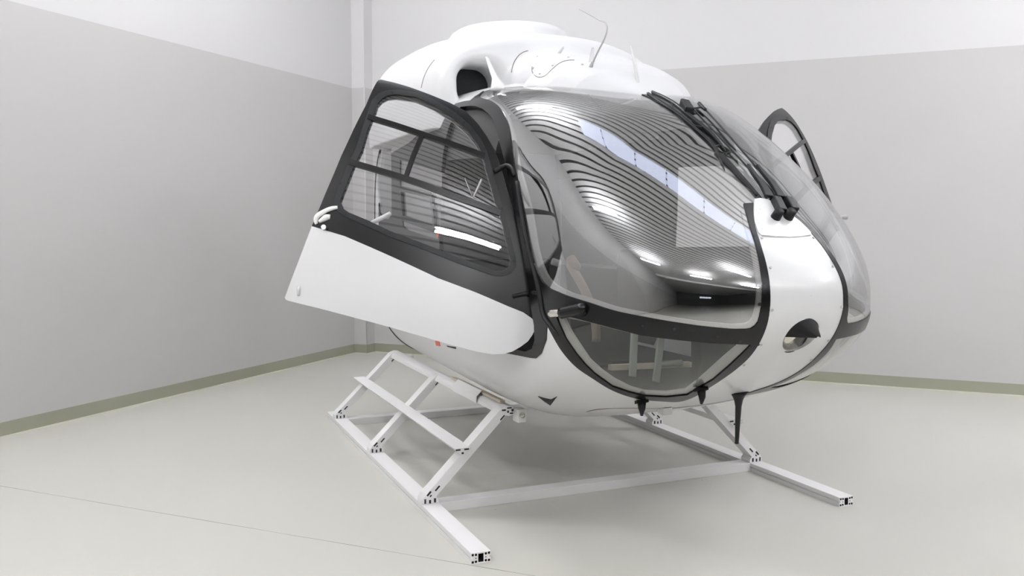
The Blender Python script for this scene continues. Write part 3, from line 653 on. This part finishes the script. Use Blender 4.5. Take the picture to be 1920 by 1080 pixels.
bm = bmesh.new(); h0, h1 = W([(1281, 198), (1291, 214)], [.05, .05]); add_strip(bm, [h0, (h0+h1)/2, h1], [normal(h0)]*3, .045, .035); bm_obj('wiper_head', bm, M['plastic'], WP, bevel=.006)
wt('head_pivot', [(1290, 193), (1294, 198), (1299, 205)], [.09, .085, .08], [.010, .011, .008]); wt('head_pivot', [(1311, 194), (1315, 199), (1323, 206)], [.09, .085, .08], [.010, .011, .008]); wt('head_pivot', [(1294, 211), (1301, 212)], [.07, .07], [.012, .011])
wt('head_link', [(1296, 203), (1308, 202), (1317, 200)], [.08]*3, [.005]*3)
for rod, arm, piv, blk, boss in (([(1300, 205), (1352, 260), (1403, 315)], [(1401, 312), (1413, 330), (1428, 349), (1441, 372)], [(1447, 374), (1457, 373)], [(1451, 379), (1463, 403)], [(1456, 402), (1453, 410)]),
                                 ([(1322, 205), (1371, 259), (1420, 316)], [(1418, 313), (1432, 330), (1449, 350), (1464, 373)], [(1470, 375), (1479, 374)], [(1473, 379), (1486, 401)], [(1479, 402), (1476, 410)])):
    wt('wiper_rod', rod, [.075, .075, .07], [.0045]*3, n=12)
    P = spline(W(arm, [.07, .07, .065, .06]), 16); bm = bmesh.new(); add_strip(bm, P, normal(P), np.linspace(.014, .042, 16), .016); bm_obj('wiper_arm', bm, M['plastic'], WP, bevel=.003)
    P = W(piv, [.058]*2); bm = bmesh.new(); add_cyl(bm, P[0], P[1], .014); bm_obj('arm_pivot', bm, M['rubber'], WP, True)
    P = spline(W(blk, [.034, .034]), 4); bm = bmesh.new(); add_strip(bm, P, normal(P), .036, .034); bm_obj('pivot_block', bm, M['plastic'], WP, bevel=.004)
    P = W(boss, [.04, .0]); c = hit(*boss[1]); bm = bmesh.new(); add_cyl(bm, c, c+normal(c)*.045, .022, .019, 18); bm_obj('pivot_boss', bm, M['rubber'], WP, True)
bm = bmesh.new(); P = spline(W([(1342, 287), (1362, 308), (1373, 318), (1390, 337), (1403, 350), (1418, 367)], [.008, .012, .008, .012, .008, .012]), 30); add_tube(bm, P, .0075, 8); bm_obj('washer_hose', bm, M['rubber'], WP, True)

# ================================================================== roof aerials, probe, belly mast
def whip(name, P, r, m='white', flat=1.0):
    bm = bmesh.new(); P = spline(np.array(P), 20); add_tube(bm, P, np.interp(np.linspace(0, 1, 20), np.linspace(0, 1, len(r)), r), 10, flat=flat); return bm_obj(name, bm, M[m], HELI, True)
b = hit(937, 167); whip('blade_antenna', [b-[0, 0, .01], b+(onplane(930, 148, 0, b[0])-b)*.6, onplane(925, 138, 0, b[0]), onplane(913, 107, 0, b[0])], [.055, .022, .016, .010], flat=.35)
b = hit(1107, 124, f=sdf_cowl); X = b[0]
whip('wire_antenna', [b-[0, 0, .01], onplane(1121, 97, 0, X), onplane(1135, 68, 0, X), onplane(1139, 54, 0, X), onplane(1137, 45, 0, X), onplane(1125, 38, 0, X), onplane(1086, 17, 0, X)], [.005, .0045, .0042, .004, .004, .004, .003], 'grey_trim')
bm = bmesh.new(); add_cyl(bm, b-[0, 0, .012], b+(onplane(1111, 116, 0, X)-b), .012, .007); bm_obj('antenna_base', bm, M['grey_trim'], HELI, True)
b = hit(1110, 116, f=sdf_cowl); whip('stub_antenna', [b-[0, 0, .01], onplane(1110, 104, 0, b[0]), onplane(1112, 89, 0, b[0])], [.022, .012, .007], flat=.5)
b = hit(1196, 153, f=sdf_cowl); whip('rod_antenna', [b-[0, 0, .02], onplane(1190, 118, 0, b[0]), onplane(1183, 87, 0, b[0])], [.010, .009, .006])
b = hit(1047, 99, f=sdf_cowl); whip('stub_antenna', [b-[0, 0, .01], onplane(1057, 88, 0, b[0])], [.012, .006], flat=.6)
P = W([(1099, 577), (1062, 585), (1053, 587)], [.03, .07, .08]); PT = thing('pitot_probe', '', ''); PT.parent = HELI
for k in ('label', 'category'): del PT[k]
bm = bmesh.new(); add_tube(bm, spline(P, 10), [.012]+[.025]*9, 14); bm_obj('probe_body', bm, M['black'], PT, True)
P2 = W([(1055, 586.5), (1044, 587), (1032, 588)], [.078, .09, .10]); bm = bmesh.new(); add_tube(bm, spline(P2, 8), [.018]*6+[.019, .016], 12); bm_obj('probe_tip', bm, M['steel'], PT, True)
P3 = W([(1098, 583), (1085, 588), (1079, 584), (1090, 579)], [.004, .05, .05, .03]); bm = bmesh.new(); add_tube(bm, spline(P3, 10), .014, 8); bm_obj('probe_mount', bm, M['rubber'], PT, True)
b = hit(1385, 738); zb = onplane(1381, 832, 1, b[1])[2]
bm = bmesh.new(); add_tube(bm, [b+[0, 0, .01], b+[0, 0, -.01], b+[0, 0, -.03], b+[0, 0, -.06], [b[0]-.004, b[1], zb+.02], [b[0]-.005, b[1], zb]], [.05, .032, .022, .0155, .010, .010], 12, flat=.8); bm_obj('belly_antenna', bm, M['plastic'], HELI, True)
for q, d in (((1203, 750), (1203, 757)), ((1314, 727), (1316, 741))):
    b = hit(*q); N = normal(b); bm = bmesh.new(); add_strip(bm, [b-[.03, 0, 0], b, b+[.03, 0, 0]], [N]*3, .022, .014); add_tube(bm, [b+N*.01, b+N*.03+[0, 0, -.01], b+N*.02+[0, 0, -.05]], [.02, .016, .006], 8); bm_obj('window_jettison_clip', bm, M['rubber'], FRM[0])
# belly and side details
def skin(name, px, m, off=.004):
    P = hits(px, off=off*.5); N = normal(P); v = [*(P+N*off*.5), *(P-N*off)]; k = len(px); f = [tuple(range(k)), tuple(range(2*k-1, k-1, -1))]+[(i, k+i, k+(i+1) % k, (i+1) % k) for i in range(k)]
    bm = bmesh.new(); vs = [bm.verts.new(tuple(q)) for q in v]; [bm.faces.new([vs[i] for i in q]) for q in f]; return bm_obj(name, bm, M[m], HELI)
skin('air_scoop', [(1009, 743), (1024, 747), (1033, 749), (1045, 743), (1032, 760), (1020, 752)], 'void')
skin('navigation_light', [(816, 639), (824, 640), (826, 649), (818, 648)], 'red'); skin('tie_down_slot', [(838, 648), (855, 651), (855, 654), (839, 650)], 'void')
def hull_line(px, r=.0022):
    P = spline(hits(px), 30); bm = bmesh.new(); add_tube(bm, P, r, 6); bm_obj('panel_seam', bm, M['bronze'], HULL)
hull_line([(1100, 772), (1140, 766), (1180, 765), (1235, 766), (1275, 764), (1330, 757), (1385, 747)])
b = hit(1247, 765); bm = bmesh.new(); add_box(bm, b+[.0, 0, -.012], (.05, .05, .035)); bm_obj('jacking_fitting', bm, M['alu'], HELI)
b = np.array([.80, 3.32, 1.63]); b = onplane(1583, 407, 1, 3.32); bm = bmesh.new(); add_tube(bm, [b+[-.05, .0, -.005], b+[-.02, 0, 0], b+[.012, 0, 0]], [.006, .009, .013], 10); bm_obj('outside_probe', bm, M['grey_trim'], HELI, True)

# ================================================================== cabin inside
bm = bmesh.new()
ys = np.linspace(3.46, 6.44, 22); V, F = [], []
for y in ys:
    z = .70; q_ = side(y, z); x = -surf(q_[:1], q_[1:])[0, 0]*.93
    V += [(-x, y, z), (x, y, z), (-x, y, z-.008), (x, y, z-.008)]
for i in range(len(ys)-1):
    q = 4*i; F += [(q, q+1, q+5, q+4), (q+2, q+6, q+7, q+3)]
mesh_obj('cabin_floor', V, F, M['cabin_dark'], HELI)
# rear bulkhead: the section at the cut, closed
ph = np.linspace(-HP, HP, 60); P = surf(np.full(60, sY(6.42)), ph); P = P*[.985, 1, 1]; loop = np.concatenate([P, (P*[-1, 1, 1])[::-1]]); k = len(loop)
V = [*loop, *(loop+[0, .03, 0])]; F = [tuple(range(k)), tuple(range(2*k-1, k-1, -1))]+[(i, k+i, k+(i+1) % k, (i+1) % k) for i in range(k)]
mesh_obj('rear_bulkhead', V, F, M['cabin_light'], HELI)
for sg in (1, -1):     # dark side lining below the window line
    for y0, y1, zt in ((4.9, 6.38, 1.18),):
        V, F = [], []; nyy, nzz = 14, 10
        for y in np.linspace(y0, y1, nyy):
            for z in np.linspace(.70, zt, nzz):
                q = side(y, z); p = surf(q[:1], q[1:])[0]; V.append((p - normal(p)*.022)*[sg, 1, 1])
        for a_ in range(nyy-1):
            for b_ in range(nzz-1): F.append((a_*nzz+b_, a_*nzz+b_+1, (a_+1)*nzz+b_+1, (a_+1)*nzz+b_))
        mesh_obj('side_lining', V, F, M['cabin_dark'], HELI, smooth=True)
bm = bmesh.new(); add_box(bm, (0, 6.37, .97), (1.26, .03, .52)); bm_obj('bulkhead_lining', bm, M['cabin_dark'], HELI, bevel=.01)
# headliner
ph = np.linspace(math.radians(38), HP, 20); V, F = [], []
for y in np.linspace(4.12, 6.4, 16): q = surf(np.full(20, sY(y)), ph); N = normal(q); q = q-N*.03; V += [*q, *(q*[-1, 1, 1])[::-1]]
for i in range(15):
    for j in range(39): F.append((i*40+j, i*40+j+1, (i+1)*40+j+1, (i+1)*40+j))
mesh_obj('headliner', V, F, M['headliner'], HELI, smooth=True)
# pedals, control column and collective, seats' base box
PD_ = thing('pedal_set', '', ''); PD_.parent = HELI
for k in ('label', 'category'): del PD_[k]
for (u0, v0, u1, v1) in ((1188, 622, 1184, 706), (1238, 628, 1228, 716)):
    a, b = onplane(u0, v0, 1, 3.42), onplane(u1, v1, 1, 3.36); bm = bmesh.new(); add_strip(bm, [a, (a+b)/2, b], [(0, -1, .1)]*3, .034, .016); bm_obj('pedal_arm', bm, M['green_grey'], PD_, bevel=.003)
a, b = onplane(1140, 688, 1, 3.42), onplane(1290, 682, 1, 3.42); bm = bmesh.new(); add_strip(bm, [a, (a+b)/2, b], [(0, -1, 0)]*3, .024, .03); bm_obj('cross_shaft', bm, M['wood'], PD_)
a, b = onplane(1237, 683, 1, 3.38), onplane(1278, 680, 1, 3.38); bm = bmesh.new(); add_cyl(bm, a, b, .014); bm_obj('pedal_roller', bm, M['green_grey'], PD_, True)
CC = thing('control_column', '', ''); CC.parent = HELI
for k in ('label', 'category'): del CC[k]
P = [onplane(1066, 492, 1, 3.85), onplane(1083, 520, 1, 3.83), onplane(1098, 548, 1, 3.81), onplane(1112, 585, 1, 3.8), onplane(1118, 640, 1, 3.8)]
bm = bmesh.new(); add_tube(bm, spline(P, 16), .022, 12); bm_obj('column_tube', bm, M['beige'], CC, True)
bm = bmesh.new(); add_cyl(bm, P[0]-[.005, .03, -.02], P[0]+[.04, -.01, -.03], .026); bm_obj('column_clamp', bm, M['beige'], CC, True)
a = onplane(1036, 490, 1, 3.9); bm = bmesh.new()
add_tube(bm, [a, a+[.012, 0, -.004], a+[.024, 0, -.008], a+[.04, 0, -.01]], .018, 10); bm_obj('column_switch', bm, M['stand'], CC, True)
# instrument panel under a dark glare shield
bm = bmesh.new(); prof_ = [(3.44, .72), (3.44, .98), (3.30, 1.02), (3.30, 1.18), (3.12, 1.30), (3.14, 1.335), (3.36, 1.40), (3.56, 1.385), (3.58, 1.34), (3.54, 1.02), (3.52, .98), (3.52, .72)]
ab = [[bm.verts.new((x if z >= 1.0 else (.02 if x < 0 else .24), y, z)) for y, z in prof_] for x in (-.36, .42)]
bm.faces.new(ab[0]); bm.faces.new(ab[1][::-1])
for i in range(len(prof_)): k = (i+1) % len(prof_); bm.faces.new((ab[0][i], ab[0][k], ab[1][k], ab[1][i]))
bm_obj('instrument_panel', bm, M['cabin_dark'], HELI, bevel=.015)
# centre seat box and instrument pedestal in dark trim
bm = bmesh.new(); c = onplane(1125, 600, 1, 4.3); add_box(bm, (-.02, 4.55, .86), (.42, .5, .32)); bm_obj('centre_console', bm, M['cabin_dark'], HELI, bevel=.03)

# ================================================================== display stand
ST = thing('display_stand', 'white aluminium profile stand with long floor rails carrying the helicopter', 'stand')
RC, WR, HR = 1.045, .0929, .0495
def extrude_xz(poly, y0, y1, name, m=('stand',), parent=ST, bev=.002):
    bm = bmesh.new(); a = [bm.verts.new((x, y0, z)) for x, z in poly]; b = [bm.verts.new((x, y1, z)) for x, z in poly]; k = len(poly)
    bm.faces.new(a); bm.faces.new(b[::-1])
    for i in range(k): bm.faces.new((a[i], a[(i+1) % k], b[(i+1) % k], b[i]))
    return bm_obj(name, bm, [M[q] for q in m], parent, bevel=bev)
def profile_rail(x0, y0, y1, name):
    """hollow extrusion 93 x 49.5 with open chambers at its front end and a slot along both sides"""
    cell = .0165; hx, hz = WR/2, HR/2
    outer = [(-hx, -hz), (hx, -hz), (hx, -.004), (hx-.006, -.004), (hx-.006, .004), (hx, .004), (hx, hz), (-hx, hz), (-hx, .004), (-hx+.006, .004), (-hx+.006, -.004), (-hx, -.004)]
    holes = [[(-.0125, -.019), (.0125, -.019), (.0125, .019), (-.0125, .019)]]
    for s in (-1, 1):
        for cz in (-.0165, .0165): holes.append([(s*.0385+d*.0052, cz+e*.0052) for d, e in ((-1, -1), (1, -1), (1, 1), (-1, 1))])
        for cz, r_ in ((-.0155, .006), (.0155, .006), (0, .003)): holes.append([(s*.0235+r_*math.cos(q), cz+r_*math.sin(q)) for q in np.linspace(0, 2*np.pi, 8, endpoint=False)])
    pts, ed = [], []
    for L in [outer]+holes: b = len(pts); pts += L; ed += [(b+i, b+(i+1) % len(L)) for i in range(len(L))]
    V2d, _, F2d, *_ = delaunay_2d_cdt([Vector(q) for q in pts], ed, [], 0, 1e-7); V2d = np.array([tuple(q) for q in V2d]); F2d = np.array([f for f in F2d])
    c = V2d[F2d].mean(1); ok = pip(np.array(outer), c)
    for hh in holes: ok &= ~pip(np.array(hh), c)
    bm = bmesh.new(); zc = HR/2
    vv = [bm.verts.new((x0+q[0], y0, zc+q[1])) for q in V2d]
    for f in F2d[ok]: bm.faces.new([vv[i] for i in f])
    for L, yb, rev, mi_ in [(outer, y1, 0, 0)]+[(hh, y0+.18, 1, 1) for hh in holes]:
        a = [bm.verts.new((x0+q[0], y0, zc+q[1])) for q in L]; b = [bm.verts.new((x0+q[0], yb, zc+q[1])) for q in L]; k = len(L)
        for i in range(k): bm.faces.new((a[i], a[(i+1) % k], b[(i+1) % k], b[i])).material_index = mi_
        bm.faces.new(b).material_index = mi_
    bmesh.ops.remove_doubles(bm, verts=bm.verts[:], dist=1e-5)
    return bm_obj(name, bm, [M['stand'], M['void']], ST)
profile_rail(-RC, 3.55, 6.747, 'floor_rail'); profile_rail(RC, 3.533, 6.747, 'floor_rail')
for y in (4.2746, 6.4262):
    bm = bmesh.new(); add_box(bm, (0, y+WR/2, HR/2), (2*RC-WR, WR, HR)); bm_obj('cross_bar', bm, M['stand'], ST, bevel=.002)
q = .7071*.0495
for s in (-1, 1):
    m_ = lambda L: [(s*x, z) for x, z in L]
    for y in (4.28, 5.39, 6.46):
        P = [(-1.0905, .0495), (-1.087, .075), (-1.072, .100), (-1.04, .128), (-.655, .513), (-.636, .524), (-.60, .524), (-.572, .50), (-.62, .478), (-1.012, .086), (-.998, .068), (-.998, .0495)]
        o = extrude_xz(m_(P), y, y+.085, 'strut')
        bm = bmesh.new()      # open chambers of the cast ends
        R45 = np.array([[.7071, 0, .7071*s], [0, 1, 0], [-.7071*s, 0, .7071]])
        for (x, z, lx, lz, rt) in ((-1.006, .128, .008, .034, 1), (-1.052, .105, .010, .030, 1), (-1.073, .066, .009, .024, 0), (-1.047, .062, .010, .018, 0), (-1.020, .066, .011, .022, 0), (-1.043, .092, .007, .012, 1)):
            add_box(bm, (s*x, y, z), (lx, .003, lz), R45 if rt else None)
        bm_obj('end_chamber', bm, M['void'], o)
        if y > 4.3 or True:
            bm = bmesh.new(); add_box(bm, (s*-.640, y, .470), (.007, .003, .034), R45); bm_obj('end_chamber', bm, M['void'], o)
    o = extrude_xz(m_([(-.655, .485), (-.650, .505), (-.636, .522), (-.61, .530), (-.578, .527), (-.568, .50), (-.572, .483), (-.60, .475)]), 4.279, 6.55, 'top_beam', bev=.004)
    bm = bmesh.new()
    for x, z, lx, lz in ((-.632, .510, .022, .008), (-.600, .520, .026, .007), (-.582, .506, .012, .014), (-.608, .500, .009, .012), (-.588, .490, .02, .008)): add_box(bm, (s*x, 4.279, z), (lx, .003, lz))
    bm_obj('end_chamber', bm, M['void'], o)
    o = extrude_xz(m_([(-.918, .332), (-.826, .332), (-.822, .328), (-.866, .284), (-.90, .312)]), 4.27, 6.60, 'step_rail', bev=.002)
    bm = bmesh.new()
    for x, z, lx, lz in ((-.895, .322, .026, .008), (-.848, .322, .026, .008), (-.870, .303, .012, .010)): add_box(bm, (s*x, 4.27, z), (lx, .003, lz))
    bm_obj('end_chamber', bm, M['void'], o)
    # mounting blocks between beam and hull
    for y in (4.27, 6.35):
        bm = bmesh.new(); add_box(bm, (s*-.545, y, .480), (.05, .07, .072)); o = bm_obj('mount_block', bm, M['grey_trim'] if s < 0 else M['stand'], ST, bevel=.004)
        if y < 5:
            bm = bmesh.new(); add_cyl(bm, (s*-.545, y-.035, .485), (s*-.545, y-.048, .485), .014, seg=12); bm_obj('mount_bolt', bm, M['steel'], o, True)
    bm = bmesh.new(); add_box(bm, (s*-.607, 4.76, .5385), (.03, .8, .014)); bm_obj('packing_strip', bm, M['wood'], ST)
    y0_, y1_ = 4.62, 5.02
    P = m_([(-.622, .556), (-.628, .556), (-.660, .525), (-.664, .488), (-.661, .488), (-.657, .524), (-.627, .552)]); extrude_xz(P, y0_, y1_, 'cover_sheet', bev=0)
bm = bmesh.new(); c = onplane(1386, 786, 0, 0.86); add_cyl(bm, c-[0, 0, .02], c+[0, 0, .01], .02); bm_obj('levelling_knob', bm, M['alu'], ST, True)

# ================================================================== light and view
w = bpy.data.worlds.new('world'); SC.world = w; w.use_nodes = True
w.node_tree.nodes['Background'].inputs[0].default_value = (0.9, 0.93, 1.0, 1); w.node_tree.nodes['Background'].inputs[1].default_value = 0.05
SC.view_settings.view_transform = 'Standard'; SC.view_settings.look = 'None'; SC.view_settings.exposure = 1.9; SC.view_settings.gamma = 1.0; SC.view_settings.use_curve_mapping = False
